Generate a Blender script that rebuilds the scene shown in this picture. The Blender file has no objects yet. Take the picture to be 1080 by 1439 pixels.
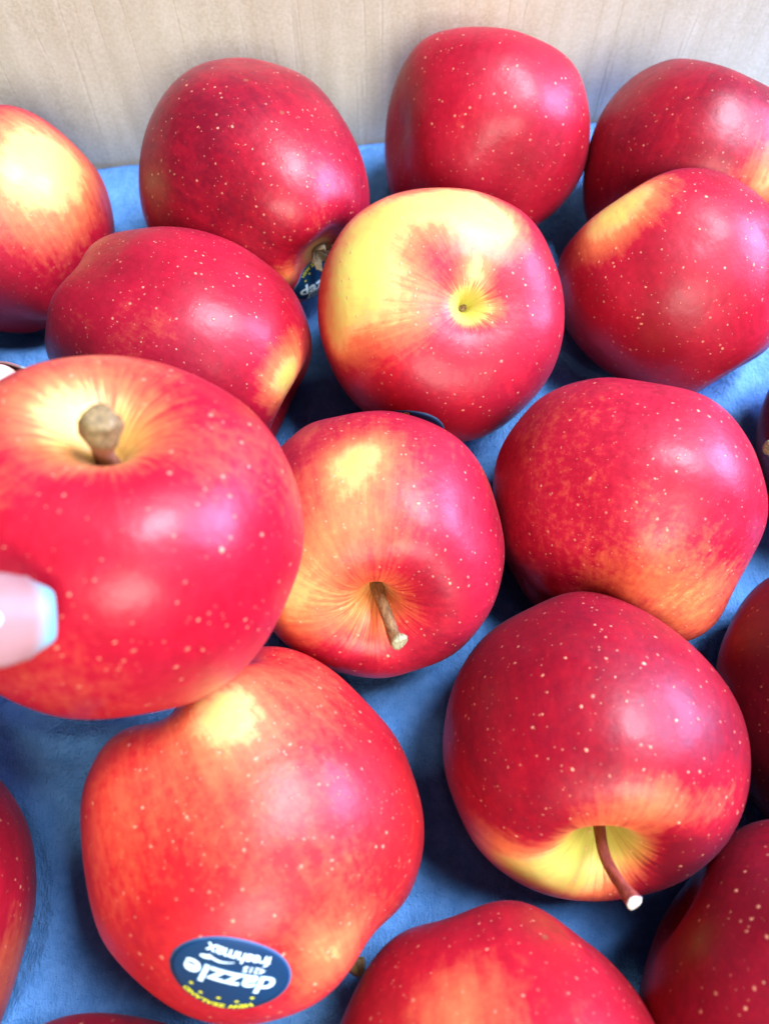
import bpy, bmesh, math, random
from mathutils import Vector, Matrix, noise
from mathutils.bvhtree import BVHTree

MM = 0.001
scene = bpy.context.scene
COL = scene.collection

# ------------------------------------------------------------------ camera
PITCH = math.radians(64.5)                  # looking down into the carton
FPX, CX, CY = 1087.0, 540.0, 719.5          # focal length in photo pixels, principal point
CAM = Vector((0, 0, 0.216))
RIGHT = Vector((1, 0, 0))
UP = Vector((0, math.sin(PITCH), math.cos(PITCH)))
FWD = Vector((0, math.cos(PITCH), -math.sin(PITCH)))
cd = bpy.data.cameras.new('camera')
cam = bpy.data.objects.new('camera', cd)
COL.objects.link(cam)
cam.location = CAM
cam.rotation_euler = (math.pi / 2 - PITCH, 0, 0)
cd.sensor_fit = 'VERTICAL'
cd.sensor_height = 36.0
cd.sensor_width = 27.0
cd.lens = 36.0 * FPX / 1439.0
cd.clip_start = 0.005
cd.clip_end = 20
cd.dof.use_dof = True
cd.dof.focus_distance = 0.190
cd.dof.aperture_fstop = 13.0
scene.camera = cam

# ------------------------------------------------------------------ world and lamps
w = bpy.data.worlds.new('World')
scene.world = w
w.use_nodes = True
bg = w.node_tree.nodes['Background']
bg.inputs['Color'].default_value = (0.50, 0.58, 1.0, 1)
bg.inputs['Strength'].default_value = 0.065

def area(name, loc, target, size, power, color, size_y=None):
    d = bpy.data.lights.new(name, 'AREA')
    d.energy = power
    d.color = color
    d.size = size
    if size_y:
        d.shape = 'RECTANGLE'
        d.size_y = size_y
    o = bpy.data.objects.new(name, d)
    COL.objects.link(o)
    o.location = loc
    o.rotation_euler = (Vector(target) - Vector(loc)).to_track_quat('-Z', 'Y').to_euler()
    return o

# store ceiling: a broad cool key from the right, a softer panel over the photographer
area('ceiling_key_light', (0.50, 0.26, 1.02), (0, 0.1, 0), 0.42, 25.0, (0.76, 0.83, 1.0))
area('shop_front_light', (0.26, -0.92, 0.80), (0, 0.15, 0), 0.70, 17.0, (1.0, 0.95, 0.86), 0.50)
area('side_window_light', (1.0, 0.36, 0.50), (0, 0.1, 0.02), 0.50, 24.0, (0.45, 0.48, 1.0), 0.42)

vs = scene.view_settings
scene.display_settings.display_device = 'sRGB'
vs.view_transform = 'Standard'
vs.look = 'None'
vs.exposure = 0.52
vs.gamma = 1.0
vs.use_curve_mapping = False
scene.render.engine = 'CYCLES'
scene.cycles.max_bounces = 6

# ------------------------------------------------------------------ helpers
def ray(px, py):
    return FWD + RIGHT * ((px - CX) / FPX) + UP * (-(py - CY) / FPX)

def at_depth(px, py, d):
    return CAM + ray(px, py) * d

def at_height(px, py, z):
    r = ray(px, py)
    return CAM + r * ((z - CAM.z) / r.z)

def cam_dir(x, y, z):
    """direction given as right, up, towards the viewer"""
    return (RIGHT * x + UP * y - FWD * z).normalized()

def link(name, me, parent=None, mat=None):
    o = bpy.data.objects.new(name, me)
    COL.objects.link(o)
    if parent is not None:
        o.parent = parent
    if mat is not None:
        me.materials.append(mat)
    return o

def tag(o, label=None, cat=None, group=None, kind=None):
    if label: o['label'] = label
    if cat: o['category'] = cat
    if group: o['group'] = group
    if kind: o['kind'] = kind
    return o

def smooth(me):
    me.polygons.foreach_set('use_smooth', [True] * len(me.polygons))
    me.update()

def sstep(a, b, x):
    t = max(0.0, min(1.0, (x - a) / (b - a)))
    return t * t * (3 - 2 * t)

# node helpers -----------------------------------------------------
class NT:
    def __init__(self, name):
        self.mat = bpy.data.materials.new(name)
        self.mat.use_nodes = True
        self.t = self.mat.node_tree
        self.b = self.t.nodes['Principled BSDF']
    def n(self, typ, **kw):
        nd = self.t.nodes.new(typ)
        for k, v in kw.items():
            setattr(nd, k, v)
        return nd
    def put(self, sock, v):
        if hasattr(v, 'is_output') or isinstance(v, bpy.types.NodeSocket):
            self.t.links.new(v, sock)
        else:
            sock.default_value = v
    def m(self, op, a, b=0.0, c=0.0, clamp=False):
        nd = self.n('ShaderNodeMath', operation=op)
        nd.use_clamp = clamp
        for i, v in enumerate((a, b, c)):
            self.put(nd.inputs[i], v)
        return nd.outputs[0]
    def rng(self, v, a, b, c=0.0, d=1.0, kind='SMOOTHSTEP'):
        nd = self.n('ShaderNodeMapRange', interpolation_type=kind)
        for i, x in enumerate((v, a, b, c, d)):
            self.put(nd.inputs[i], x)
        return nd.outputs[0]
    def mix(self, f, a, b, kind='MIX'):
        nd = self.n('ShaderNodeMix', data_type='RGBA', blend_type=kind)
        self.put(nd.inputs[0], f)
        self.put(nd.inputs[6], a if not isinstance(a, tuple) else (*a, 1))
        self.put(nd.inputs[7], b if not isinstance(b, tuple) else (*b, 1))
        return nd.outputs[2]
    def noise(self, vec, scale, detail=3.0, rough=0.5, dist=0.0):
        nd = self.n('ShaderNodeTexNoise')
        self.put(nd.inputs['Vector'], vec)
        nd.inputs['Scale'].default_value = scale
        nd.inputs['Detail'].default_value = detail
        nd.inputs['Roughness'].default_value = rough
        nd.inputs['Distortion'].default_value = dist
        return nd.outputs[0]
    def voro(self, vec, scale, rnd=1.0):
        nd = self.n('ShaderNodeTexVoronoi')
        self.put(nd.inputs['Vector'], vec)
        nd.inputs['Scale'].default_value = scale
        nd.inputs['Randomness'].default_value = rnd
        return nd
    def attr(self, name, out='Fac'):
        return self.n('ShaderNodeAttribute', attribute_name=name).outputs[out]
    def obj(self):
        return self.n('ShaderNodeTexCoord').outputs['Object']
    def vmath(self, op, a, b):
        nd = self.n('ShaderNodeVectorMath', operation=op)
        self.put(nd.inputs[0], a)
        self.put(nd.inputs[1], b)
        return nd.outputs[0]
    def bump(self, h, strength, dist, nrm=None):
        nd = self.n('ShaderNodeBump')
        nd.inputs['Strength'].default_value = strength
        nd.inputs['Distance'].default_value = dist
        self.t.links.new(h, nd.inputs['Height'])
        if nrm is not None:
            self.t.links.new(nrm, nd.inputs['Normal'])
        return nd.outputs[0]
    def ramp(self, f, stops):
        nd = self.n('ShaderNodeValToRGB')
        cr = nd.color_ramp
        while len(cr.elements) < len(stops):
            cr.elements.new(0.5)
        for e, (p, c) in zip(cr.elements, stops):
            e.position = p
            e.color = (*c, 1)
        self.put(nd.inputs[0], f)
        return nd.outputs[0]
    def set(self, **kw):
        for k, v in kw.items():
            k = k.replace('_', ' ')
            if isinstance(v, tuple):
                v = (*v, 1)
            self.put(self.b.inputs[k], v)
        return self.mat

def simple(name, color, rough=0.6, vary=0.25, scale=400):
    t = NT(name)
    nz = t.noise(t.obj(), scale, 4)
    dark = tuple(c * (1 - vary) for c in color)
    t.set(Base_Color=t.mix(nz, dark, tuple(min(1, c * (1 + vary)) for c in color)), Roughness=rough, Specular_IOR_Level=0.2)
    return t.mat

# ------------------------------------------------------------------ materials
def skin_material(name, deep, red, seed, mottled=0.5, dots=1.0, orange=(0.74, 0.17, 0.06), rough=0.48):
    """apple skin: red blush over a yellow ground, streaks from stem to calyx, pale lenticels"""
    t = NT(name)
    off = (seed * 0.371, seed * 0.713, seed * 0.193)
    ob = t.vmath('ADD', t.obj(), off)
    ax = t.vmath('ADD', t.attr('axial', 'Vector'), off)
    ground = t.attr('ground')
    cav = t.attr('stemcav')
    cal = t.attr('calcav')
    streak = t.noise(t.vmath('MULTIPLY', ax, (1, 1, 0.22)), 16.0, 4, 0.6)
    fine = t.noise(t.vmath('MULTIPLY', ax, (1, 1, 0.16)), 46.0, 3, 0.6)
    cloud = t.noise(ob, 55.0, 5, 0.6)
    grain = t.noise(ob, 520.0, 4, 0.65)
    zone = t.noise(ob, 24.0, 2, 0.5)
    s = t.m('ADD', t.m('MULTIPLY', t.m('SUBTRACT', streak, 0.5), 0.85), t.m('MULTIPLY', t.m('SUBTRACT', fine, 0.5), 0.36))
    # streaks bite hardest at the blush edge and round the stem
    edge = t.m('ADD', t.rng(ground, 0.02, 0.35, 0.16, 0.34), t.m('MULTIPLY', cav, 0.22))
    g = t.m('ADD', ground, t.m('MULTIPLY', s, edge))
    g = t.m('ADD', g, t.m('MULTIPLY', t.m('SUBTRACT', zone, 0.5), 0.42))
    g = t.m('ADD', g, t.m('MULTIPLY', t.m('SUBTRACT', cloud, 0.5), t.rng(ground, 0.1, 0.8, 0.34, 0.9)))
    g = t.m('ADD', g, t.m('MULTIPLY', t.m('SUBTRACT', grain, 0.5), 0.26 * mottled + 0.10))
    g = t.m('ADD', g, t.m('MULTIPLY', cav, t.rng(t.m('ADD', s, 0.5), 0.30, 0.62, 0.15, 0.75)))
    g = t.m('ADD', g, t.m('MULTIPLY', cal, 0.35))
    g = t.m('MAXIMUM', t.m('MINIMUM', g, 1.0), 0.0)
    col = t.ramp(g, [(0.0, deep), (0.16, red), (0.36, tuple(0.45 * a + 0.55 * b for a, b in zip(red, orange))),
                     (0.52, orange), (0.68, (0.78, 0.37, 0.12)), (0.84, (0.72, 0.48, 0.11)), (1.0, (0.64, 0.57, 0.12))])
    # greenish floor of the stem bowl, tan russet in the calyx basin
    col = t.mix(t.m('MULTIPLY', t.rng(cav, 0.30, 0.85), 0.75), col, (0.42, 0.46, 0.07))
    col = t.mix(t.m('MULTIPLY', t.rng(cal, 0.55, 1.0), 0.8), col, (0.36, 0.24, 0.09))
    # lenticels in two sizes, spotty density
    nd = t.n('ShaderNodeTexNoise')
    t.put(nd.inputs['Vector'], ob)
    nd.inputs['Scale'].default_value = 900.0
    wob = t.vmath('ADD', ob, t.vmath('MULTIPLY', t.vmath('SUBTRACT', nd.outputs['Color'], (0.5, 0.5, 0.5)), (0.0007, 0.0007, 0.0007)))
    sx = t.n('ShaderNodeSeparateXYZ')
    t.t.links.new(t.attr('axial', 'Vector'), sx.inputs[0])
    far = t.rng(sx.outputs[2], 0.8, 1.9)                       # 0 near the stem, 1 at the blossom end
    v1 = t.voro(wob, 410.0)
    sel = t.n('ShaderNodeSeparateColor')
    t.t.links.new(v1.outputs['Color'], sel.inputs[0])
    rad = t.m('MULTIPLY', t.rng(sel.outputs[0], 0.10, 1.0, 0.035, 0.15, 'LINEAR'), t.rng(cloud, 0.35, 0.65, 0.7, 1.1))
    d1 = t.rng(v1.outputs['Distance'], t.m('MULTIPLY', rad, 0.55), t.m('ADD', rad, 0.08), 1.0, 0.0)
    v2 = t.voro(wob, 880.0)
    sel2 = t.n('ShaderNodeSeparateColor')
    t.t.links.new(v2.outputs['Color'], sel2.inputs[0])
    rad2 = t.rng(sel2.outputs[1], 0.40, 1.0, 0.02, 0.20, 'LINEAR')
    d2 = t.m('MULTIPLY', t.rng(v2.outputs['Distance'], t.m('MULTIPLY', rad2, 0.5), t.m('ADD', rad2, 0.02), 1.0, 0.0),
             t.rng(sel2.outputs[1], 0.40, 0.44))
    dd = t.m('MAXIMUM', t.m('MULTIPLY', d1, t.rng(far, 0.0, 1.0, 0.85, 0.6)), t.m('MULTIPLY', d2, t.rng(far, 0.0, 1.0, 0.42, 0.8)))
    dd = t.m('MULTIPLY', dd, t.m('MULTIPLY', t.rng(sel.outputs[2], 0.0, 1.0, 0.45, 1.0), dots))
    col = t.mix(dd, col, (0.80, 0.37, 0.21))
    v3 = t.voro(wob, 75.0)
    sel3 = t.n('ShaderNodeSeparateColor')
    t.t.links.new(v3.outputs['Color'], sel3.inputs[0])
    scar = t.m('MULTIPLY', t.rng(v3.outputs['Distance'], 0.03, 0.075, 1.0, 0.0), t.rng(sel3.outputs[0], 0.72, 0.76))
    col = t.mix(t.m('MULTIPLY', scar, 0.7), col, (0.20, 0.07, 0.03))
    # a few dull scuffs and a bloom on the wax
    wax = t.noise(ob, 30.0, 4, 0.7, 1.0)
    h = t.m('ADD', t.m('MULTIPLY', grain, 0.25), t.m('ADD', t.m('MULTIPLY', d1, 0.8), t.m('MULTIPLY', cloud, 0.9)))
    nrm = t.bump(t.noise(ob, 70.0, 4, 0.5), 0.24, 0.0026, t.bump(h, 0.25, 0.0006))
    t.set(Base_Color=col, Roughness=t.rng(wax, 0.3, 0.7, rough - 0.06, rough + 0.12),
          Normal=nrm, Coat_Normal=nrm, Specular_IOR_Level=0.24, Coat_Weight=0.17, Coat_Roughness=0.30, Sheen_Weight=0.02, Sheen_Roughness=0.45, Sheen_Tint=(0.62, 0.58, 1.0))
    t.b.inputs['Subsurface Weight'].default_value = 0.0
    return t.mat

def pulp_material():
    t = NT('blue_moulded_paper')
    ob = t.obj()
    big = t.noise(ob, 22.0, 4, 0.55)
    mid = t.noise(ob, 260.0, 5, 0.7)
    fib = t.noise(t.vmath('MULTIPLY', ob, (1, 0.35, 1)), 1400.0, 3, 0.7)
    sp = t.voro(ob, 700.0)
    col = t.mix(t.rng(mid, 0.32, 0.70), (0.08, 0.235, 0.52), (0.125, 0.31, 0.64))
    col = t.mix(t.rng(big, 0.35, 0.7, 0, 0.35), col, (0.05, 0.19, 0.50))
    col = t.mix(t.rng(fib, 0.60, 0.80, 0, 0.6), col, (0.17, 0.36, 0.66))
    col = t.mix(t.rng(sp.outputs['Distance'], 0.06, 0.16, 0.55, 0.0), col, (0.02, 0.07, 0.25))
    h = t.m('ADD', mid, t.m('MULTIPLY', fib, 0.5))
    t.set(Base_Color=col, Roughness=0.85, Normal=t.bump(h, 0.8, 0.0014), Specular_IOR_Level=0.25)
    return t.mat

def card_material():
    t = NT('kraft_cardboard')
    ob = t.obj()
    fib = t.noise(ob, 1000.0, 4, 0.7)
    blot = t.noise(ob, 60.0, 5, 0.6)
    flute = t.noise(t.vmath('MULTIPLY', ob, (1.0, 1.0, 0.03)), 110.0, 2, 0.5)
    col = t.mix(t.rng(fib, 0.3, 0.7), (0.47, 0.43, 0.31), (0.60, 0.56, 0.43))
    col = t.mix(t.rng(blot, 0.3, 0.7, 0, 0.35), col, (0.66, 0.62, 0.50))
    col = t.mix(t.rng(flute, 0.45, 0.75, 0, 0.22), col, (0.40, 0.35, 0.24))
    sx = t.n('ShaderNodeSeparateXYZ')
    t.t.links.new(ob, sx.inputs[0])
    ph = t.m('ADD', t.m('MULTIPLY', sx.outputs[0], 1 / 0.0086), t.m('MULTIPLY', flute, 3.5))
    ln = t.rng(t.m('ABSOLUTE', t.m('SUBTRACT', t.m('FRACT', ph), 0.5)), 0.0, 0.07, 1.0, 0.0)
    ln = t.m('MULTIPLY', ln, t.rng(blot, 0.35, 0.62))
    col = t.mix(t.m('MULTIPLY', ln, 0.15), col, (0.26, 0.21, 0.14))
    h = t.m('SUBTRACT', t.m('MULTIPLY', fib, 0.35), t.m('MULTIPLY', ln, 0.3))
    t.set(Base_Color=col, Roughness=0.8, Normal=t.bump(h, 0.35, 0.001), Specular_IOR_Level=0.25)
    return t.mat

M_PULP = pulp_material()
M_CARD = card_material()
M_NAVY = simple('sticker_navy', (0.002, 0.030, 0.085), 0.6, 0.15, 200)
M_EDGE = simple('sticker_rim', (0.05, 0.11, 0.20), 0.45, 0.2, 300)
M_PRINT = simple('print_pale_blue', (0.62, 0.82, 0.90), 0.45, 0.06, 300)
M_YELLOW = simple('print_yellow_green', (0.62, 0.66, 0.03), 0.45, 0.1, 300)
M_GLOW = simple('print_mid_blue', (0.03, 0.16, 0.30), 0.45, 0.1, 300)

def stem_material(name, c1, c2, tip, e0=0.72, e1=0.86):
    t = NT(name)
    ob = t.obj()
    nz = t.noise(t.vmath('MULTIPLY', ob, (1, 1, 0.4)), 900.0, 4, 0.65)
    col = t.mix(t.rng(nz, 0.3, 0.7), c1, c2)
    e = t.attr('tip')
    sp = t.noise(ob, 1500.0, 3, 0.7)
    tipc = t.mix(t.rng(sp, 0.35, 0.65), tuple(c * 0.45 for c in tip), tip)
    col = t.mix(t.rng(t.m('ADD', e, t.m('MULTIPLY', t.m('SUBTRACT', nz, 0.5), 0.12)), e0, e1), col, tipc)
    t.set(Base_Color=col, Roughness=0.6, Normal=t.bump(nz, 0.6, 0.0006))
    return t.mat
M_STEM_RED = stem_material('stem_red_brown', (0.16, 0.025, 0.018), (0.30, 0.06, 0.035), (0.70, 0.67, 0.56), 0.90, 0.95)
M_STEM_BROWN = stem_material('stem_olive_brown', (0.10, 0.045, 0.015), (0.26, 0.15, 0.05), (0.38, 0.36, 0.18))
M_STEM_PALE = stem_material('stem_pale_knob', (0.17, 0.05, 0.03), (0.32, 0.14, 0.07), (0.27, 0.18, 0.065), 0.45, 0.6)
M_SEPAL = simple('dried_sepal', (0.17, 0.13, 0.07), 0.8, 0.6, 900)

# ------------------------------------------------------------------ apple geometry
PROFILE = [(0.0, 0.50), (0.045, 0.53), (0.10, 0.63), (0.19, 0.755), (0.32, 0.845), (0.48, 0.865), (0.66, 0.79),
           (0.83, 0.605), (0.95, 0.33), (1.0, 0.02), (0.975, -0.26), (0.895, -0.51), (0.775, -0.71), (0.63, -0.835),
           (0.49, -0.875), (0.36, -0.84), (0.25, -0.755), (0.14, -0.68), (0.06, -0.655), (0.0, -0.65)]

def catmull(pts, n):
    P = [(-pts[1][0], pts[1][1])] + list(pts) + [(-pts[-2][0], pts[-2][1])]
    dense = []
    for i in range(1, len(P) - 2):
        p0, p1, p2, p3 = P[i - 1], P[i], P[i + 1], P[i + 2]
        for k in range(24):
            t = k / 24
            dense.append(tuple(0.5 * ((2 * p1[j]) + (-p0[j] + p2[j]) * t + (2 * p0[j] - 5 * p1[j] + 4 * p2[j] - p3[j]) * t * t
                               + (-p0[j] + 3 * p1[j] - 3 * p2[j] + p3[j]) * t ** 3) for j in (0, 1)))
    dense.append(pts[-1])
    L = [0]
    for a, b in zip(dense, dense[1:]):
        L.append(L[-1] + math.hypot(b[0] - a[0], b[1] - a[1]))
    out = []
    j = 0
    for i in range(n + 1):
        s = L[-1] * i / n
        while j < len(L) - 2 and L[j + 1] < s:
            j += 1
        f = (s - L[j]) / (L[j + 1] - L[j])
        out.append((dense[j][0] + (dense[j + 1][0] - dense[j][0]) * f, dense[j][1] + (dense[j + 1][1] - dense[j][1]) * f))
    out[0] = pts[0]
    out[-1] = pts[-1]
    return out

NA, NP = 144, 104
PROF = catmull(PROFILE, NP)

def apple_mesh(R, hs, taper, lobe, lean, lump, seed, cavw=1.0, cavd=1.0, flat=0.0, cald=1.0):
    """vertices of one apple, stem along +Z, in metres; returns verts, faces, per-vertex (theta, s, rho)"""
    rnd = random.Random(seed)
    ph = rnd.uniform(0, 6.28)
    lx, ly = math.cos(ph), math.sin(ph)
    nof = Vector((seed * 3.1, seed * 1.7, seed * 0.9))
    verts, info = [], []
    def point(rho, z, th, s):
        c, sn = math.cos(th), math.sin(th)
        if s < 0.27:                                    # stem bowl wider / deeper
            k = 1 - sstep(0.0, 0.27, s)
            rho = rho * (1 + (cavw - 1) * k)
            z = z - (cavd - 1) * 0.3 * k * k
        if z < 0 and s > 0.72:
            k = sstep(0.74, 1.0, s)
            z = z + (cald - 1) * 0.24 * k
        zz = z
        r = rho * (1 - taper * sstep(0.25, -0.85, zz))
        low = sstep(0.1, -0.8, zz)
        hi = sstep(0.2, 0.85, zz)
        l5 = math.cos(5 * th + ph)
        r *= 1 + lobe * l5 * (0.35 + 0.65 * low) * 0.5
        z2 = zz - lobe * 0.8 * (l5 + 0.2) * low * sstep(0.05, 0.45, rho)
        z2 += lobe * 0.25 * math.cos(3 * th + ph * 2) * hi * sstep(0.1, 0.45, rho)
        z2 += lean * (c * lx + sn * ly) * rho * zz
        r *= 1 + flat * math.cos(2 * (th - ph))
        v = Vector((r * c, r * sn, z2 * hs))
        n1 = noise.noise(v * 1.1 + nof)
        n2 = noise.noise(v * 2.3 + nof * 2)
        v *= 1 + lump * (n1 + 0.35 * n2) * sstep(0.0, 0.5, rho)
        return v * R
    verts.append(point(*PROF[0], 0, 0)); info.append((0, 0, 0))
    for i in range(1, NP):
        for k in range(NA):
            th = 2 * math.pi * k / NA
            verts.append(point(*PROF[i], th, i / NP)); info.append((th, i / NP, PROF[i][0]))
    verts.append(point(*PROF[NP], 0, 1)); info.append((0, 1, 0))
    faces = []
    for k in range(NA):
        faces.append((0, 1 + k, 1 + (k + 1) % NA))
    for i in range(NP - 2):
        a, b = 1 + i * NA, 1 + (i + 1) * NA
        for k in range(NA):
            k2 = (k + 1) % NA
            faces.append((a + k, b + k, b + k2, a + k2))
    last = 1 + (NP - 1) * NA
    a = 1 + (NP - 2) * NA
    for k in range(NA):
        faces.append((a + k, last, a + (k + 1) % NA))
    return verts, faces, info

def tube(points, radii, n=14):
    """smooth tube along points with rounded ends; returns mesh data and 0..1 position"""
    P = []
    Rr = []
    for i in range(len(points) - 1):
        p0 = points[max(i - 1, 0)]; p1 = points[i]; p2 = points[i + 1]; p3 = points[min(i + 2, len(points) - 1)]
        for k in range(8):
            t = k / 8
            P.append(0.5 * ((2 * p1) + (p2 - p0) * t + (2 * p0 - 5 * p1 + 4 * p2 - p3) * t * t + (3 * p1 - p0 - 3 * p2 + p3) * t ** 3))
            Rr.append(radii[i] + (radii[i + 1] - radii[i]) * (t * t * (3 - 2 * t)))
    P.append(points[-1]); Rr.append(radii[-1])
    d = (P[-1] - P[-2]).normalized()
    rl = Rr[-1]
    P += [P[-1] + d * rl * 0.18, P[-1] + d * rl * 0.24]
    Rr += [rl * 0.86, rl * 0.55]
    verts, faces, pos = [], [], []
    x = Vector((1, 0, 0.1))
    N = len(P)
    for i, p in enumerate(P):
        tg = (P[min(i + 1, N - 1)] - P[max(i - 1, 0)]).normalized()
        x = (x - tg * x.dot(tg)).normalized()
        y = tg.cross(x)
        for k in range(n):
            a = 2 * math.pi * k / n
            wob = 1 + 0.09 * math.sin(3 * a + i * 0.5) + 0.07 * noise.noise(p * 900 + Vector((k, 0, 0)))
            verts.append(p + (x * math.cos(a) + y * math.sin(a)) * Rr[i] * wob)
            pos.append(i / (N - 1))
        if i:
            b = (i - 1) * n
            for k in range(n):
                faces.append((b + k, b + (k + 1) % n, b + n + (k + 1) % n, b + n + k))
    c = len(verts)
    verts.append(P[-1] - d * rl * 0.1); pos.append(1.0)
    b = (N - 1) * n
    for k in range(n):
        faces.append((b + k, b + (k + 1) % n, c))
    return verts, faces, pos

def mesh_from(name, verts, faces, sm=True):
    me = bpy.data.meshes.new(name)
    me.from_pydata([tuple(v) for v in verts], [], faces)
    me.update()
    if sm:
        smooth(me)
    return me

APPLES = {}

def find_hit(tree, x, y, px, py):
    for k in range(40):                        # walk towards the middle until the ray meets the fruit
        f = k / 40
        h = tree.ray_cast(CAM, ray(x + (px - x) * f, y + (py - y) * f).normalized())
        if h[0] is not None:
            return h

def apple(key, label, px, py, R, stem, spin=0.0, hs=1.0, taper=0.06, lobe=0.03, lean=0.06, lump=0.05, seed=1,
          spots=(), bands=(), deep=(0.22, 0.004, 0.022), red=(0.50, 0.014, 0.030), orange=(0.74, 0.17, 0.06), base=0.06, depth=None, rest=2.0, cavw=1.0, cavd=1.0,
          flat=0.0, mottled=0.5, dots=1.0, rough=0.48, stem_pts=None, stem_rad=None, stem_mat=None, calyx=False, cavcol=1.0, fit=None, dents=(), cald=1.0, cavext=None):
    R *= MM
    cavext = cavext or 0.42 * cavw
    verts, faces, info = apple_mesh(R, hs, taper, lobe, lean, lump, seed, cavw, cavd, flat, cald)
    vz = -ray(px, py).normalized()
    vx = (RIGHT - vz * RIGHT.dot(vz)).normalized()
    vy = vz.cross(vx)
    ax = (vx * stem[0] + vy * stem[1] + vz * stem[2]).normalized()
    ref = vy if abs(vy.dot(ax)) < 0.9 else vx
    X = (ref - ax * ref.dot(ax)).normalized()
    Y = ax.cross(X)
    rot = Matrix((X, Y, ax)).transposed().to_4x4() @ Matrix.Rotation(math.radians(spin), 4, 'Z')
    rv = [rot @ v for v in verts]
    for it in range(6):
        if depth is None:
            loc = at_height(px, py, -min(v.z for v in rv) + rest * MM)
        else:
            loc = at_depth(px, py, depth * MM)
        if not fit or it == 5:
            break
        bx = [1e9, -1e9, 1e9, -1e9]                    # outline of the fruit against its measured extent
        for v in rv[::3]:
            d = v + loc - CAM
            k = FPX / d.dot(FWD)
            x, y = CX + d.dot(RIGHT) * k, CY - d.dot(UP) * k
            bx = [min(bx[0], x), max(bx[1], x), min(bx[2], y), max(bx[3], y)]
        f = fit
        sc = []
        if f[0] is not None and f[1] is not None: sc.append((f[1] - f[0]) / (bx[1] - bx[0]))
        if f[2] is not None and f[3] is not None: sc.append((f[3] - f[2]) / (bx[3] - bx[2]))
        if sc:
            k = sum(sc) / len(sc)
            verts = [v * k for v in verts]; rv = [v * k for v in rv]
            R *= k
        dx = [a - b for a, b in zip(f[:2], bx[:2]) if a is not None]
        dy = [a - b for a, b in zip(f[2:], bx[2:]) if a is not None]
        if dx: px += sum(dx) / len(dx)
        if dy: py += sum(dy) / len(dy)
    print('FIT', key, round(px), round(py), 'R', round(R * 1000, 1), 'box', [round(q) for q in bx] if fit else '', 'want', fit, 'loc', [round(q * 1000) for q in loc])
    W = Matrix.Translation(loc) @ rot
    if dents:
        tree = BVHTree.FromPolygons([W @ v for v in verts], faces)
        Wi0 = W.inverted()
        for x, y, r, dp in dents:
            hit = find_hit(tree, x, y, px, py)[0]
            c = Wi0 @ hit
            verts = [v - v.normalized() * (dp * MM * math.exp(-((v - c).length / (r * MM)) ** 2)) for v in verts]
    root = bpy.data.objects.new('apple', None)
    COL.objects.link(root)
    root.empty_display_size = 0.01
    root.matrix_world = W
    tag(root, label, 'apple', 'red apples with pale specks')
    me = mesh_from('apple_fruit', verts, faces)
    wverts = [W @ v for v in verts]
    bvh = BVHTree.FromPolygons(wverts, faces)
    # blush: pale ground where the fruit was shaded by a leaf, given as centres on the surface
    pts = []
    for sp in spots:
        x, y, r, s = sp[:4]
        hit = find_hit(bvh, x, y, px, py)[0]
        sharp = sp[4] if len(sp) > 4 else 2.0
        pts.append((hit, r * MM, s, sharp))
    g = []
    for v, (th, s, rho) in zip(wverts, info):
        val = base
        for c, r, st, sharp in pts:
            d = (v - c).length / r
            val += st * math.exp(-(d ** sharp))
        g.append(val)
    at = me.attributes.new('ground', 'FLOAT', 'POINT'); at.data.foreach_set('value', g)
    at = me.attributes.new('axial', 'FLOAT_VECTOR', 'POINT')
    buf = []
    for th, s, rho in info:
        buf += [math.cos(th) * 0.8, math.sin(th) * 0.8, s * 2.2]
    at.data.foreach_set('vector', buf)
    at = me.attributes.new('stemcav', 'FLOAT', 'POINT'); at.data.foreach_set('value', [cavcol * (1 - sstep(0.06, cavext, rho)) if s < 0.4 else 0.0 for th, s, rho in info])
    at = me.attributes.new('calcav', 'FLOAT', 'POINT'); at.data.foreach_set('value', [1 - sstep(0.05, 0.36, rho) if s > 0.6 else 0.0 for th, s, rho in info])
    mat = skin_material('skin_' + key, deep, red, seed, mottled, dots, orange, rough)
    link('fruit', me, root, mat)
    Wi = W.inverted()
    if stem_pts:
        # points in photo pixels with depth offsets (mm towards viewer) from the bottom of the stem bowl
        base_w = W @ verts[0]
        bd = (base_w - CAM).dot(FWD)
        P = [Wi @ base_w]
        for x, y, dz in stem_pts:
            P.append(Wi @ at_depth(x, y, bd - dz * MM))
        rr = [r * MM for r in stem_rad]
        sv, sf, pos = tube(P, rr)
        sme = mesh_from('stem', sv, sf)
        at = sme.attributes.new('tip', 'FLOAT', 'POINT'); at.data.foreach_set('value', pos)
        link('stem', sme, root, stem_mat or M_STEM_BROWN)
    if calyx:
        cb = verts[-1]
        bm = bmesh.new()
        for k in range(5):
            a = 2 * math.pi * k / 5 + 0.3
            rd = Vector((math.cos(a), math.sin(a), 0)); td = Vector((-rd.y, rd.x, 0))
            ring = []
            prof = [(0.6, 1.5, 0.3), (2.6, 1.9, 2.2), (4.0, 1.3, 4.0), (4.2, 0.3, 5.6)]
            prev = None
            for (d, wd, z) in prof:
                c = cb + rd * d * MM - Vector((0, 0, z * MM))
                pr = [bm.verts.new(c + td * wd * MM), bm.verts.new(c - Vector((0, 0, 0.4 * MM)) - rd * 0.4 * MM), bm.verts.new(c - td * wd * MM),
                      bm.verts.new(c + rd * 0.5 * MM)]
                if prev:
                    for i in range(4):
                        bm.faces.new((prev[i], prev[(i + 1) % 4], pr[(i + 1) % 4], pr[i]))
                else:
                    bm.faces.new(pr)
                prev = pr
            bm.faces.new(prev[::-1])
        bmesh.ops.recalc_face_normals(bm, faces=bm.faces)
        cm = bpy.data.meshes.new('calyx'); bm.to_mesh(cm); bm.free()
        link('calyx', cm, root, M_SEPAL)
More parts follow.
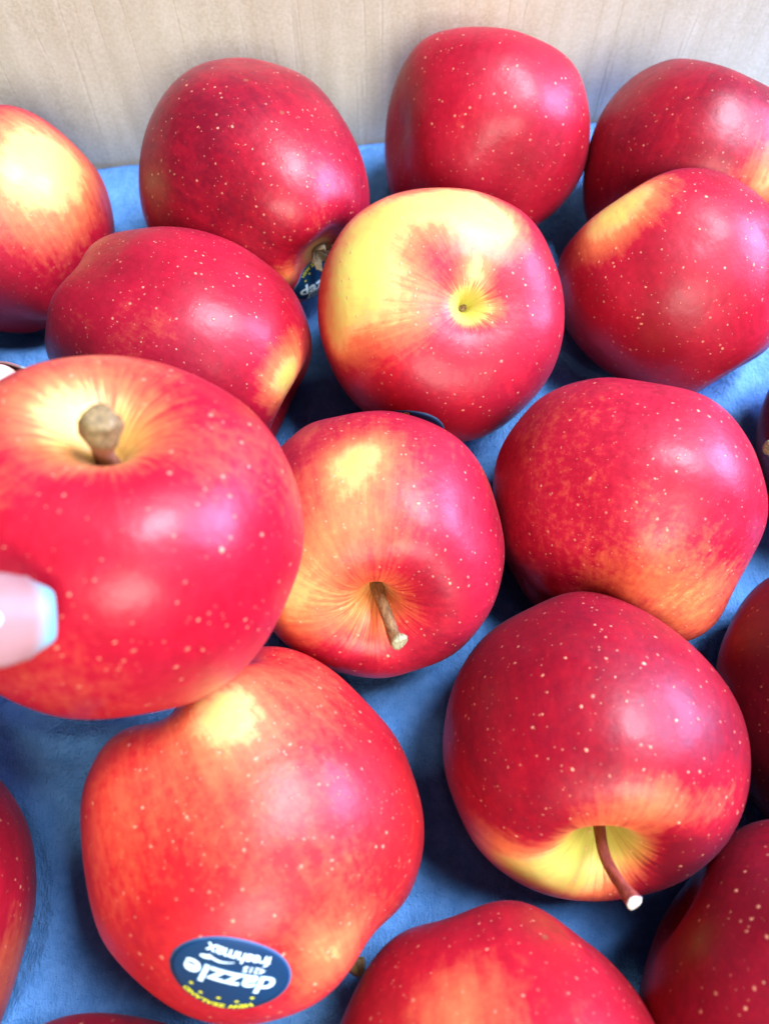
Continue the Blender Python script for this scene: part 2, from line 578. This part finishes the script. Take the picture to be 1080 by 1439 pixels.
    APPLES[key] = dict(root=root, W=W, Wi=Wi, bvh=bvh, loc=loc, R=R, px=px, py=py, wverts=wverts)
    return root

# reds
DEEP = (0.147, 0.00173, 0.0108); WINE = (0.243, 0.00259, 0.0127)
RED = (0.367, 0.00475, 0.0205); BRIGHT = (0.426, 0.00778, 0.0195); CORAL = (0.5, 0.0194, 0.0195)

# back row, along the cardboard
apple('a', 'half yellow half red apple cut off by the left edge, by the cardboard', 3, 312, 36, (-0.5, 0.85, -0.1), seed=11, hs=0.96,
      spots=[(95, 235, 15, 0.6), (40, 200, 16, 0.36), (10, 290, 16, 0.28), (80, 300, 11, 0.1)], deep=WINE, red=RED, dots=0.5, fit=(None, 162, 147, 468), cald=-0.2)
apple('b', 'dark red apple with a sticker under its blossom end, against the cardboard', 355, 258, 36.5, (-0.55, 0.5, -0.67), spin=20, seed=23, hs=0.98,
      taper=0.12, lobe=0.02, lean=0.10, spots=[(400, 395, 6, 0.5)], deep=DEEP, red=(0.309, 0.00432, 0.0167), base=0.1, calyx=True, dots=0.8, rough=0.40, fit=(193, 521, 83, 430), cald=0.35)
apple('c', 'tall boxy red apple at the top centre with a waist on its left side', 686, 190, 34.5, (0.15, 0.95, -0.25), spin=40, seed=31, hs=0.88,
      taper=0.02, lobe=0.05, lean=0.02, lump=0.05, deep=WINE, red=RED, base=0.10, dots=0.8, dents=[(548, 180, 11, 4.0), (600, 70, 10, -2.5), (805, 80, 10, -2.0)], fit=(534, 832, 42, 342), cald=-0.2)
apple('d', 'dark red apple in the top right corner, flat topped', 968, 186, 34.5, (0.3, 0.95, -0.1), spin=10, seed=41, hs=0.92, taper=0.08,
      spots=[(1085, 245, 9, 0.6)], deep=DEEP, red=(0.294, 0.00432, 0.0167), base=0.08, dots=0.8, fit=(818, None, 82, None), cald=-0.2)
# second row
apple('e', 'oblong red apple with a yellow patch at its lower right end, behind the held apple', 252, 462, 36.0, (0.85, -0.5, 0.2), seed=53, hs=1.06,
      taper=0.02, lean=0.05, spots=[(408, 525, 8, 0.6), (388, 545, 7, 0.25)], deep=WINE, red=RED, base=0.08, dots=1.0, cavcol=0.3, fit=(63, 438, 318, None), lobe=0.015, cald=-0.2)
apple('f', 'mostly yellow apple with a red cheek, its greenish stem bowl facing up', 620, 442, 35.5, (0.26, 0.12, 0.96), spin=0, seed=61, hs=0.95, lobe=0.03, cavw=0.5, cavd=0.6,
      spots=[(545, 300, 17, 0.62), (480, 400, 15, 0.6), (640, 285, 13, 0.55), (700, 320, 10, 0.5), (560, 420, 13, 0.42), (470, 470, 9, 0.4), (605, 350, 9, -0.35), (720, 440, 14, -0.1), (668, 383, 4, 0.5), (690, 438, 5, 0.5)],
      deep=(0.264, 0.00259, 0.0146), red=BRIGHT, base=0.05, dots=0.7, fit=(447, 792, 263, 623), cavcol=1.1, cavext=0.34, stem_pts=[(663, 420, 1.5), (662, 419, 2.5)], stem_rad=[1.3, 1.2, 1.0])
apple('g', 'round red apple with a yellow patch on its upper left, by the right edge', 943, 396, 34.5, (-0.6, 0.8, -0.1), seed=71, hs=0.99, lobe=0.0,
      spots=[(868, 296, 10, 0.62), (835, 320, 9, 0.3), (910, 262, 8, 0.25)], deep=WINE, red=RED, base=0.10, dots=1.0, fit=(783, 1102, 233, 562), cald=-0.35)
# third row
apple('h', 'red and yellow apple at the centre with a brown stem pointing down', 528, 766, 34.8, (0.03, -0.57, 0.82), spin=15, seed=83, hs=1.04, lobe=0.03, lump=0.06, cavw=1.05, cavd=0.9,
      spots=[(505, 640, 8, 0.6), (500, 710, 10, 0.3), (405, 850, 11, 0.42), (450, 790, 9, 0.18)],
      deep=(0.22, 0.00259, 0.0171), red=(0.397, 0.00778, 0.0245), base=0.13, dots=0.9,
      stem_pts=[(538, 850, 6), (552, 890, 12), (561, 903, 14)], stem_rad=[1.7, 1.3, 1.4, 2.0], stem_mat=M_STEM_BROWN, fit=(350, 701, 569, 961), cavcol=0.5)
apple('i', 'wide pinkish red apple with fine freckles at the middle right', 884, 712, 37.0, (0.2, 0.95, -0.22), spin=30, seed=97, hs=0.93, lobe=0.03, lean=0.10, lump=0.06,
      spots=[(960, 850, 14, 0.34), (900, 815, 13, 0.16)], deep=(0.279, 0.00302, 0.0171), red=(0.412, 0.00778, 0.027), base=0.1, mottled=1.4, dots=0.9, rough=0.42, fit=(686, 1085, 537, 892), dents=[(815, 845, 11, 3.0), (985, 875, 11, -4.0)], cald=-0.3)
apple('j', 'very dark red apple with a pale stem end, cut off by the right edge', 1248, 602, 33.5, (-0.85, 0.1, 0.5), seed=101, deep=DEEP, red=WINE, base=0.03,
      stem_pts=[(1110, 622, 6), (1079, 630, 9)], stem_rad=[1.6, 1.6, 2.0], fit=(1061, None, None, None))
# fourth row
apple('k', 'large orange red apple with an upside down blue sticker near its lower edge', 352, 1178, 37.2, (0.55, -0.8, -0.18), spin=10, seed=113, hs=1.02, taper=0.03, lobe=0.05, lean=0.06, lump=0.05,
      spots=[(310, 1000, 8, 0.72), (250, 1080, 26, 0.12), (470, 1340, 8, 0.4), (420, 960, 16, 0.1)], deep=(0.337, 0.00346, 0.0118), red=(0.459, 0.0115, 0.0136), orange=(0.74, 0.14, 0.05), base=0.11, mottled=0.8, dots=1.0,
      stem_pts=[(486, 1346, 0), (505, 1359, -1)], stem_rad=[1.6, 1.6, 1.9], fit=(102, 604, 920, 1430), dents=[(555, 1290, 11, 2.8), (585, 1100, 14, -1.2), (150, 1250, 16, 0.5)])
apple('l', 'deep red apple with a yellow stem bowl and a long reddish stem', 838, 1050, 36.0, (0.06, -0.78, 0.62), spin=0, seed=127, hs=0.96, lobe=0.02, lean=0.06, lump=0.03, cavw=1.1,
      spots=[(740, 1222, 8, 0.6), (800, 1238, 9, 0.6), (850, 1155, 7, 0.3), (690, 1195, 6, 0.2), (930, 1145, 8, 0.2), (965, 1200, 8, -0.25), (1010, 1130, 9, 0.2), (900, 1105, 8, 0.15)], deep=(0.177, 0.00173, 0.0118), red=(0.309, 0.00346, 0.0146), base=0.06, dots=1.1,
      stem_pts=[(850, 1205, 9), (872, 1243, 16), (890, 1268, 20)], stem_rad=[1.3, 1.15, 1.15, 1.6], stem_mat=M_STEM_RED, fit=(613, 1063, 840, 1258), cavcol=0.9, cald=-0.3)
apple('m', 'very dark red apple at the right edge above the lower right corner', 1208, 985, 34.0, (0.2, 0.95, -0.2), seed=131, deep=(0.103, 0.0013, 0.00975), red=(0.19, 0.00216, 0.0127), base=0.02, dots=0.6, fit=(1004, None, None, None), cald=-0.2)
# front row
apple('n', 'dark red apple cut off by the left edge near the bottom', -178, 1300, 36.0, (-0.3, 0.9, 0), seed=139, deep=WINE, red=RED, base=0.10, spots=[(20, 1360, 14, 0.3)], fit=(None, 52, None, None), cald=-0.2)
apple('o', 'red apple with an orange patch at the bottom edge, between two others', 706, 1530, 35.0, (0.1, -0.9, 0.4), seed=149, deep=(0.264, 0.00302, 0.0127), red=BRIGHT, base=0.06,
      spots=[(640, 1425, 9, 0.4), (700, 1420, 14, 0.1)], hs=0.98, fit=(None, None, 1265, None))
apple('p', 'dark red apple with a dent in the bottom right corner', 1122, 1416, 34.0, (-0.7, 0.62, 0.3), spin=20, seed=151, hs=0.92, deep=(0.162, 0.00173, 0.0108), red=(0.279, 0.00346, 0.0146), base=0.05, cavcol=0.1, cavd=0.5, fit=(895, None, None, None), cavw=0.6)
apple('q', 'barely visible dark apple under the bottom edge at the left', 118, 1712, 34.5, (0, 0.3, 0.9), seed=163, deep=DEEP, red=WINE, fit=(None, None, 1423, None))
# the one lifted out
apple('r', 'out of focus red apple held up by a hand, thick pale stem towards the viewer', 162, 757, 33.6, (-0.12, 0.63, 0.77), spin=25, seed=173, depth=140, hs=0.95, lobe=0.03, lean=0.04, lump=0.04, cavw=1.05, cavd=0.72,
      spots=[(170, 515, 10, 0.14), (85, 580, 7, 0.35), (130, 560, 6, 0.15), (40, 640, 22, 0.05), (20, 560, 12, 0.08)], deep=(0.294, 0.00259, 0.0137), red=(0.412, 0.00648, 0.022), base=0.1, dots=0.9,
      stem_pts=[(146, 636, 4), (144, 620, 7.5), (142, 603, 11), (140, 588, 13.5)], stem_rad=[1.9, 1.6, 2.0, 3.3, 2.6], stem_mat=M_STEM_PALE, rough=0.36, fit=(None, 427, 499, 1011), cavcol=0.6)
# ------------------------------------------------------------------ fruit stickers
def text_mesh(body, size, bold=0.0, spacing=1.0, shear=0.0):
    c = bpy.data.curves.new('lettering', 'FONT')
    c.body = body
    c.size = size
    c.align_x = 'CENTER'
    c.align_y = 'CENTER'
    c.offset = bold
    c.space_character = spacing
    c.shear = shear
    c.resolution_u = 5
    o = bpy.data.objects.new('lettering', c)
    COL.objects.link(o)
    dg = bpy.context.evaluated_depsgraph_get()
    me = bpy.data.meshes.new_from_object(o.evaluated_get(dg))
    bpy.data.objects.remove(o)
    bm = bmesh.new()
    bm.from_mesh(me)
    bpy.data.meshes.remove(me)
    return bm

def sticker(key, px, py, rad, ang, label=None, squash=0.74):
    A = APPLES[key]
    hit, nrm, _, _ = find_hit(A['bvh'], px, py, A['px'], A['py'])
    # average normal over the sticker's footprint
    N = Vector((0, 0, 0))
    for dx in (-20, 0, 20):
        for dy in (-14, 0, 14):
            h = A['bvh'].ray_cast(CAM, ray(px + dx, py + dy).normalized())
            if h[0] is not None: N += h[1]
    N = N.normalized() if N.length > 0.1 else nrm
    a = math.radians(ang)
    T = cam_dir(math.cos(a), math.sin(a), 0)
    T = (T - N * T.dot(N)).normalized()
    B = N.cross(T)
    def wrap(u, v, off):
        """lay the point (u, v in mm) along the curved skin"""
        v *= squash
        d = math.hypot(u, v)
        p = hit
        n = N
        if d > 1e-6:
            dirv = (T * u + B * v) / d
            o = hit + dirv * d * MM * 0.97
            h = A['bvh'].find_nearest(o)
            p, n = h[0], h[1]
        c = (p - A['loc']).normalized()
        return A['Wi'] @ (p + (n * 0.7 + c * 0.3).normalized() * off * MM)
    def disc(r, off, name, mat, parent):
        rings, seg = 12, 72
        v = [wrap(0, 0, off)]; f = []
        for i in range(1, rings + 1):
            for k in range(seg):
                t = 2 * math.pi * k / seg
                v.append(wrap(r * i / rings * math.cos(t), r * i / rings * math.sin(t), off))
        # turned-down edge so that the label has thickness
        for k in range(seg):
            t = 2 * math.pi * k / seg
            v.append(wrap(r * math.cos(t), r * math.sin(t), 0.0))
        for k in range(seg):
            f.append((0, 1 + k, 1 + (k + 1) % seg))
        for i in range(rings):
            a0, b0 = 1 + i * seg, 1 + (i + 1) * seg
            for k in range(seg):
                f.append((a0 + k, b0 + k, b0 + (k + 1) % seg, a0 + (k + 1) % seg))
        me = mesh_from(name, v, f)
        o = link(name, me, parent, mat)
        return o
    st = disc(rad, 0.16, 'sticker', M_EDGE, A['root'])
    if label: st['label'] = label
    disc(rad * 0.965, 0.21, 'sticker_face', M_NAVY, st)
    def put(bm, name, mat, off, fn=lambda u, v: (u, v)):
        bmesh.ops.triangulate(bm, faces=bm.faces[:])
        bmesh.ops.subdivide_edges(bm, edges=[e for e in bm.edges if e.calc_length() > 1.2], cuts=1)
        for v in bm.verts:
            u, w_ = fn(v.co.x, v.co.y)
            v.co = wrap(u, w_, off)
        me = bpy.data.meshes.new(name)
        bm.to_mesh(me); bm.free()
        return link(name, me, st, mat)
    k = rad / 12.5
    put(text_mesh('dazzle', 8.2 * k, 0.36 * k, 1.0), 'lettering', M_GLOW, 0.25, lambda u, v: (u * 0.93, v * 1.02 + 0.2 * k))
    put(text_mesh('dazzle', 8.2 * k, 0.17 * k, 1.0), 'lettering', M_PRINT, 0.30, lambda u, v: (u * 0.93, v * 1.02 + 0.2 * k))
    put(text_mesh('4215', 2.3 * k, 0.05 * k), 'lettering', M_PRINT, 0.30, lambda u, v: (u - 3.8 * k, v * 1.2 - 4.3 * k))
    put(text_mesh('freshmax', 3.7 * k, 0.06 * k, 0.95), 'lettering', M_PRINT, 0.30, lambda u, v: (u + 0.2 * k, v * 1.25 - 7.6 * k))
    # small swoosh with a leaf, over the end of the word
    bm = bmesh.new()
    for i in range(12):
        t0, t1 = i / 12, (i + 1) / 12
        def sw(t): return (0.5 * k + 5.2 * k * t, -5.6 * k + 0.9 * k * math.sin(t * 3.0))
        (x0, y0), (x1, y1) = sw(t0), sw(t1)
        w0, w1 = 0.12 * k + 0.30 * k * t0, 0.12 * k + 0.30 * k * t1
        bm.faces.new([bm.verts.new((x0, y0 - w0, 0)), bm.verts.new((x1, y1 - w1, 0)), bm.verts.new((x1, y1 + w1, 0)), bm.verts.new((x0, y0 + w0, 0))])
    bm.faces.new([bm.verts.new((6.0 * k + 1.3 * k * math.cos(q * 0.5236), -4.8 * k + 0.65 * k * math.sin(q * 0.5236 + 0.3), 0)) for q in range(12)])
    put(bm, 'swoosh', M_PRINT, 0.30)
    def arc(u, v):
        rr = rad * 0.86 + v
        t = u / (rad * 0.86)
        return (rr * math.sin(t), rr * math.cos(t))
    put(text_mesh('NEW ZEALAND', 2.1 * k, 0.10 * k, 1.05), 'lettering', M_YELLOW, 0.30, arc)
    for i in range(5):
        t = (i - 2) * 0.40
        r0 = rad * (0.56 + (0.05 if i % 2 else 0.0))
        cx, cy = r0 * 1.25 * math.sin(t), r0 * math.cos(t) + 0.7 * k
        bm = bmesh.new()
        q = []
        for j in range(10):
            rr = (0.62 if j % 2 == 0 else 0.30) * k
            q.append(bm.verts.new((cx + rr * math.sin(j * math.pi / 5), cy + rr * math.cos(j * math.pi / 5), 0)))
        bm.faces.new(q)
        put(bm, 'star', M_YELLOW, 0.30)
    return st

sticker('k', 322, 1374, 11.6, 154)
sticker('b', 450, 396, 11.0, 6)
sticker('f', 577, 603, 11.5, 62)

# ------------------------------------------------------------------ blue moulded tray
def wall_y(x):
    return 0.259 + 0.135 * x

tray_cups = [(a['loc'].x, a['loc'].y) for k, a in APPLES.items() if k != 'r'] + [(-0.080, 0.066)]
tray_bvh = [a for k, a in APPLES.items() if k != 'r']

def tray_height(x, y):
    h = 10.5 + 2.2 * noise.noise(Vector((x * 22, y * 22, 3.0))) + 0.8 * noise.noise(Vector((x * 70, y * 70, 7.0)))
    h -= 3.0 * sstep(0.030, 0.0, wall_y(x) - y)
    k = 3.0
    for cx, cy in tray_cups:                             # pressed rim round every cup
        d = math.hypot(x - cx, y - cy) * 1000
        h += 1.5 * math.exp(-((d - 33.0) / 2.6) ** 2)
    acc = math.exp(-h / k)
    for cx, cy in tray_cups:
        d = math.hypot(x - cx, y - cy) * 1000
        if d < 39.5:
            b = 40.2 - math.sqrt(40.0 ** 2 - d * d)
            acc += math.exp(-b / k)
    return max(-k * math.log(acc), -1.0) * MM

nx, ny = 330, 300
x0, x1 = -0.175, 0.200
verts, faces = [], []
for j in range(ny + 1):
    for i in range(nx + 1):
        x = x0 + (x1 - x0) * i / nx
        ya, yb = -0.11, wall_y(x) - 0.0012
        y = ya + (yb - ya) * j / ny
        z = tray_height(x, y)
        for a in tray_bvh:
            if (x - a['loc'].x) ** 2 + (y - a['loc'].y) ** 2 < 0.038 ** 2:
                hz = a['bvh'].ray_cast(Vector((x, y, -0.05)), Vector((0, 0, 1)))[0]
                if hz is not None and hz.z - 0.0005 < z:
                    z = hz.z - 0.0005
        z += 0.00022 * noise.noise(Vector((x * 420, y * 420, 0)))
        verts.append((x, y, z))
for j in range(ny):
    for i in range(nx):
        a = j * (nx + 1) + i
        faces.append((a, a + 1, a + nx + 2, a + nx + 1))
nv = len(verts)
# underside: a second sheet 2 mm lower so that the tray has thickness
rim = [i for i in range(nx + 1)] + [j * (nx + 1) + nx for j in range(1, ny + 1)] + [ny * (nx + 1) + i for i in range(nx - 1, -1, -1)] + [j * (nx + 1) for j in range(ny - 1, 0, -1)]
for r in rim:
    v = verts[r]
    verts.append((v[0], v[1], v[2] - 0.003))
n = len(rim)
for i in range(n):
    faces.append((rim[i], nv + i, nv + (i + 1) % n, rim[(i + 1) % n]))
tray = link('fruit_tray', mesh_from('fruit_tray', verts, faces), None, M_PULP)
tag(tray, 'blue moulded paper tray with round cups under the apples', 'tray')

# ------------------------------------------------------------------ carton: back panel and bottom panel behind and below the tray
box = bpy.data.objects.new('cardboard_box', None)
COL.objects.link(box)
box.location = (0, 0.26, -0.006)
tag(box, 'plain tan cardboard box panel rising behind the apples', 'box')
verts, faces = [], []
nx, nz = 420, 24
for face in (0, 1):
    for k in range(nz + 1):
        for i in range(nx + 1):
            x = -0.19 + 0.41 * i / nx
            z = -0.006 + 0.098 * k / nz
            y = wall_y(x) + 0.0005
            y += 0.0007 * noise.noise(Vector((x * 14, z * 14, 1)))
            if face == 0:
                fl = noise.noise(Vector((x * 95, z * 5, 5)))
                y += 0.00012 * fl + 0.00004 * math.sin(x * 2 * math.pi / 0.0078)
            else:
                y += 0.0045
            verts.append((x, y - 0.26, z + 0.006))
S = (nx + 1) * (nz + 1)
for k in range(nz):
    for i in range(nx):
        a = k * (nx + 1) + i
        faces.append((a, a + 1, a + nx + 2, a + nx + 1))
        faces.append((S + a, S + a + nx + 1, S + a + nx + 2, S + a + 1))
for i in range(nx):
    a = nz * (nx + 1) + i
    faces.append((a, a + 1, S + a + 1, S + a))
    faces.append((i, S + i, S + i + 1, i + 1))
for k in range(nz):
    a, b = k * (nx + 1), (k + 1) * (nx + 1)
    faces.append((a, b, S + b, S + a))
    faces.append((a + nx, S + a + nx, S + b + nx, b + nx))
link('side_panel', mesh_from('side_panel', verts, faces), box, M_CARD)
v = []
for x, yy in ((-0.19, -0.12), (0.22, -0.12), (0.22, wall_y(0.22)), (-0.19, wall_y(-0.19))):
    v.append((x, yy - 0.26, -0.0035 + 0.0))
for x, yy in ((-0.19, -0.12), (0.22, -0.12), (0.22, wall_y(0.22)), (-0.19, wall_y(-0.19))):
    v.append((x, yy - 0.26, -0.0080 + 0.0))
link('bottom_panel', mesh_from('bottom_panel', v, [(0, 1, 2, 3), (7, 6, 5, 4), (0, 4, 5, 1), (1, 5, 6, 2), (2, 6, 7, 3), (3, 7, 4, 0)], False), box, M_CARD)

# ------------------------------------------------------------------ hand holding the lifted apple
t = NT('hand_skin')
nz_ = t.noise(t.obj(), 90.0, 5, 0.6)
pore = t.noise(t.obj(), 1500.0, 3, 0.6)
t.set(Base_Color=t.mix(nz_, (0.62, 0.36, 0.27), (0.74, 0.47, 0.37)), Roughness=0.5, Normal=t.bump(pore, 0.3, 0.0005))
t.b.inputs['Subsurface Weight'].default_value = 0.12
t.b.inputs['Subsurface Radius'].default_value = (0.006, 0.002, 0.001)
M_HAND = t.mat

t = NT('nail_polish')
sepx = t.n('ShaderNodeSeparateXYZ')
t.t.links.new(t.obj(), sepx.inputs[0])
curve = t.m('SUBTRACT', sepx.outputs[0], t.m('MULTIPLY', t.m('POWER', t.m('ABSOLUTE', sepx.outputs[1]), 2.0), -18.0))
tipm = t.rng(curve, 0.0040, 0.0072)
col = t.mix(t.noise(t.obj(), 260.0, 2), (0.26, 0.125, 0.11), (0.29, 0.16, 0.15))
t.set(Base_Color=t.mix(tipm, col, (0.12, 0.36, 0.40)), Roughness=0.40, Specular_IOR_Level=0.3)
M_NAIL = t.mat
t = NT('nail_gem')
t.set(Base_Color=(0.85, 0.93, 0.97), Roughness=0.08, Coat_Weight=1.0)
M_GEM = t.mat

bm = bmesh.new()
def ball(c, r):
    bmesh.ops.create_icosphere(bm, subdivisions=2, radius=r, matrix=Matrix.Translation(c))
def chain(pts):
    P = [at_depth(x, y, d * MM) for x, y, d, r in pts]
    Rr = [p[3] * MM for p in pts]
    for i in range(len(P) - 1):
        L = (P[i + 1] - P[i]).length
        k = max(2, int(L / 0.0022))
        for j in range(k + 1):
            f = j / k
            # a slight waist between joints
            r = Rr[i] + (Rr[i + 1] - Rr[i]) * f - 0.0006 * math.sin(f * math.pi)
            ball(P[i].lerp(P[i + 1], f), r)
    return P
HR = APPLES['r']
wrist = (-640, 900, 152, 25)
fingers = [
    [(-330, 640, 152, 11.0), (-215, 560, 176, 8.6), (-95, 546, 186, 7.6), (0, 548, 184, 6.6)],
    [(-350, 730, 160, 11.0), (-235, 690, 190, 8.8), (-95, 680, 200, 7.8), (35, 680, 195, 6.6)],
    [(-350, 820, 162, 10.5), (-240, 810, 190, 8.4), (-105, 805, 199, 7.4), (10, 800, 194, 6.3)],
    [(-340, 905, 160, 9.5), (-250, 915, 182, 7.4), (-140, 915, 190, 6.5), (-50, 905, 186, 5.6)],
]
FP = [chain(f) for f in fingers]
for f in fingers:
    chain([wrist, (*f[0][:3], f[0][3] + 2.0)])
chain([(wrist[0] - 420, wrist[1] + 190, 156, 29), wrist])
# thumb: pad against the near side of the fruit
hit = HR['bvh'].ray_cast(CAM, ray(-12, 878).normalized())[0]
hd = (hit - CAM).dot(FWD) * 1000
TP = chain([(-520, 900, 146, 16), (-420, 930, 128, 13), (-235, 905, hd - 5.0, 10.2), (-110, 886, hd - 8.5, 9.4), (-52, 878, hd - 7.4, 7.8)])
hm = bpy.data.meshes.new('hand')
inv = TP[0].copy()
bmesh.ops.translate(bm, verts=bm.verts, vec=-inv)
bm.to_mesh(hm); bm.free()
hand = link('hand', hm, None, M_HAND)
hand.location = inv
tag(hand, 'hand at the left edge with long glossy nails, gripping the lifted apple', 'hand')
rm = hand.modifiers.new('remesh', 'REMESH'); rm.mode = 'VOXEL'; rm.voxel_size = 0.0011; rm.use_smooth_shade = True
sm = hand.modifiers.new('smooth', 'SMOOTH'); sm.factor = 0.5; sm.iterations = 10

def nail(base, tipp, normal, length, width, name='fingernail', gem=False):
    """squared, arched nail; local X runs to the tip, Z away from the finger"""
    X = (tipp - base).normalized()
    Z = (normal - X * normal.dot(X)).normalized()
    Y = Z.cross(X)
    nu, nw = 22, 18
    def pt(u, vv, off):
        x = u * length
        half = width / 2 * (0.80 + 0.22 * math.sin(min(1, u * 1.5) * math.pi / 2)) * (1 - 0.10 * sstep(0.6, 1.0, u))
        y = vv * half
        corner = sstep(0.45, 1.0, abs(vv)) ** 1.5
        if u > 0.5: x -= corner * 0.0030 * (u - 0.5) * 2
        if u < 0.3: x += (vv * vv) * 0.0028 * (1 - u / 0.3)
        z = 0.0021 - 0.0026 * vv * vv * (1 - 0.2 * u) - 0.0018 * u * u + off
        return Vector((x - length * 0.55, y, z))
    vv_, ff = [], []
    for lay, off in ((0, 0.0), (1, -0.0009)):
        for i in range(nu + 1):
            for j in range(nw + 1):
                vv_.append(pt(i / nu, j / nw * 2 - 1, off))
    S = (nu + 1) * (nw + 1)
    for i in range(nu):
        for j in range(nw):
            a = i * (nw + 1) + j
            ff.append((a, a + nw + 1, a + nw + 2, a + 1))
            ff.append((S + a, S + a + 1, S + a + nw + 2, S + a + nw + 1))
    edge = [j for j in range(nw + 1)] + [i * (nw + 1) + nw for i in range(1, nu + 1)] + [nu * (nw + 1) + j for j in range(nw - 1, -1, -1)] + [i * (nw + 1) for i in range(nu - 1, 0, -1)]
    for i in range(len(edge)):
        a, b = edge[i], edge[(i + 1) % len(edge)]
        ff.append((a, b, S + b, S + a))
    me = mesh_from(name, vv_, ff)
    o = link(name, me, hand, M_NAIL)
    W = Matrix.Translation(base + X * length * 0.55) @ Matrix((X, Y, Z)).transposed().to_4x4()
    o.matrix_parent_inverse = Matrix.Identity(4)
    o.matrix_local = Matrix.Translation(-inv) @ W
    if gem:
        b2 = bmesh.new()
        bmesh.ops.create_cone(b2, cap_ends=True, segments=8, radius1=0.0011, radius2=0.0006, depth=0.0007)
        gm = bpy.data.meshes.new('nail_gem'); b2.to_mesh(gm); b2.free()
        g = link('nail_gem', gm, o, M_GEM)
        g.location = (gem, 0.0, 0.0021)
    return o

tipd = (TP[-1] - TP[-2]).normalized()
nd = hd - 12.6
nb = at_depth(-112, 880, (hd - 16.2) * MM)
ntp = at_depth(79, 864, (hd - 7.0) * MM)
nail(nb, ntp, cam_dir(0.18, 0.14, 0.97), (ntp - nb).length, 0.0122, gem=-0.0008)
# the other nails lie on the far side of the fingers
for i, f in enumerate(FP):
    a, b = f[-2], f[-1]
    X = (b - a).normalized()
    nrm = (b - HR['loc']); nrm = (nrm - X * nrm.dot(X)).normalized()
    r = fingers[i][-1][3] * MM
    s = b - X * 0.009 + nrm * (r * 0.80)
    nail(s, s + X * 0.02 - nrm * 0.001, nrm, 0.0185, 0.0108 if i < 3 else 0.009)
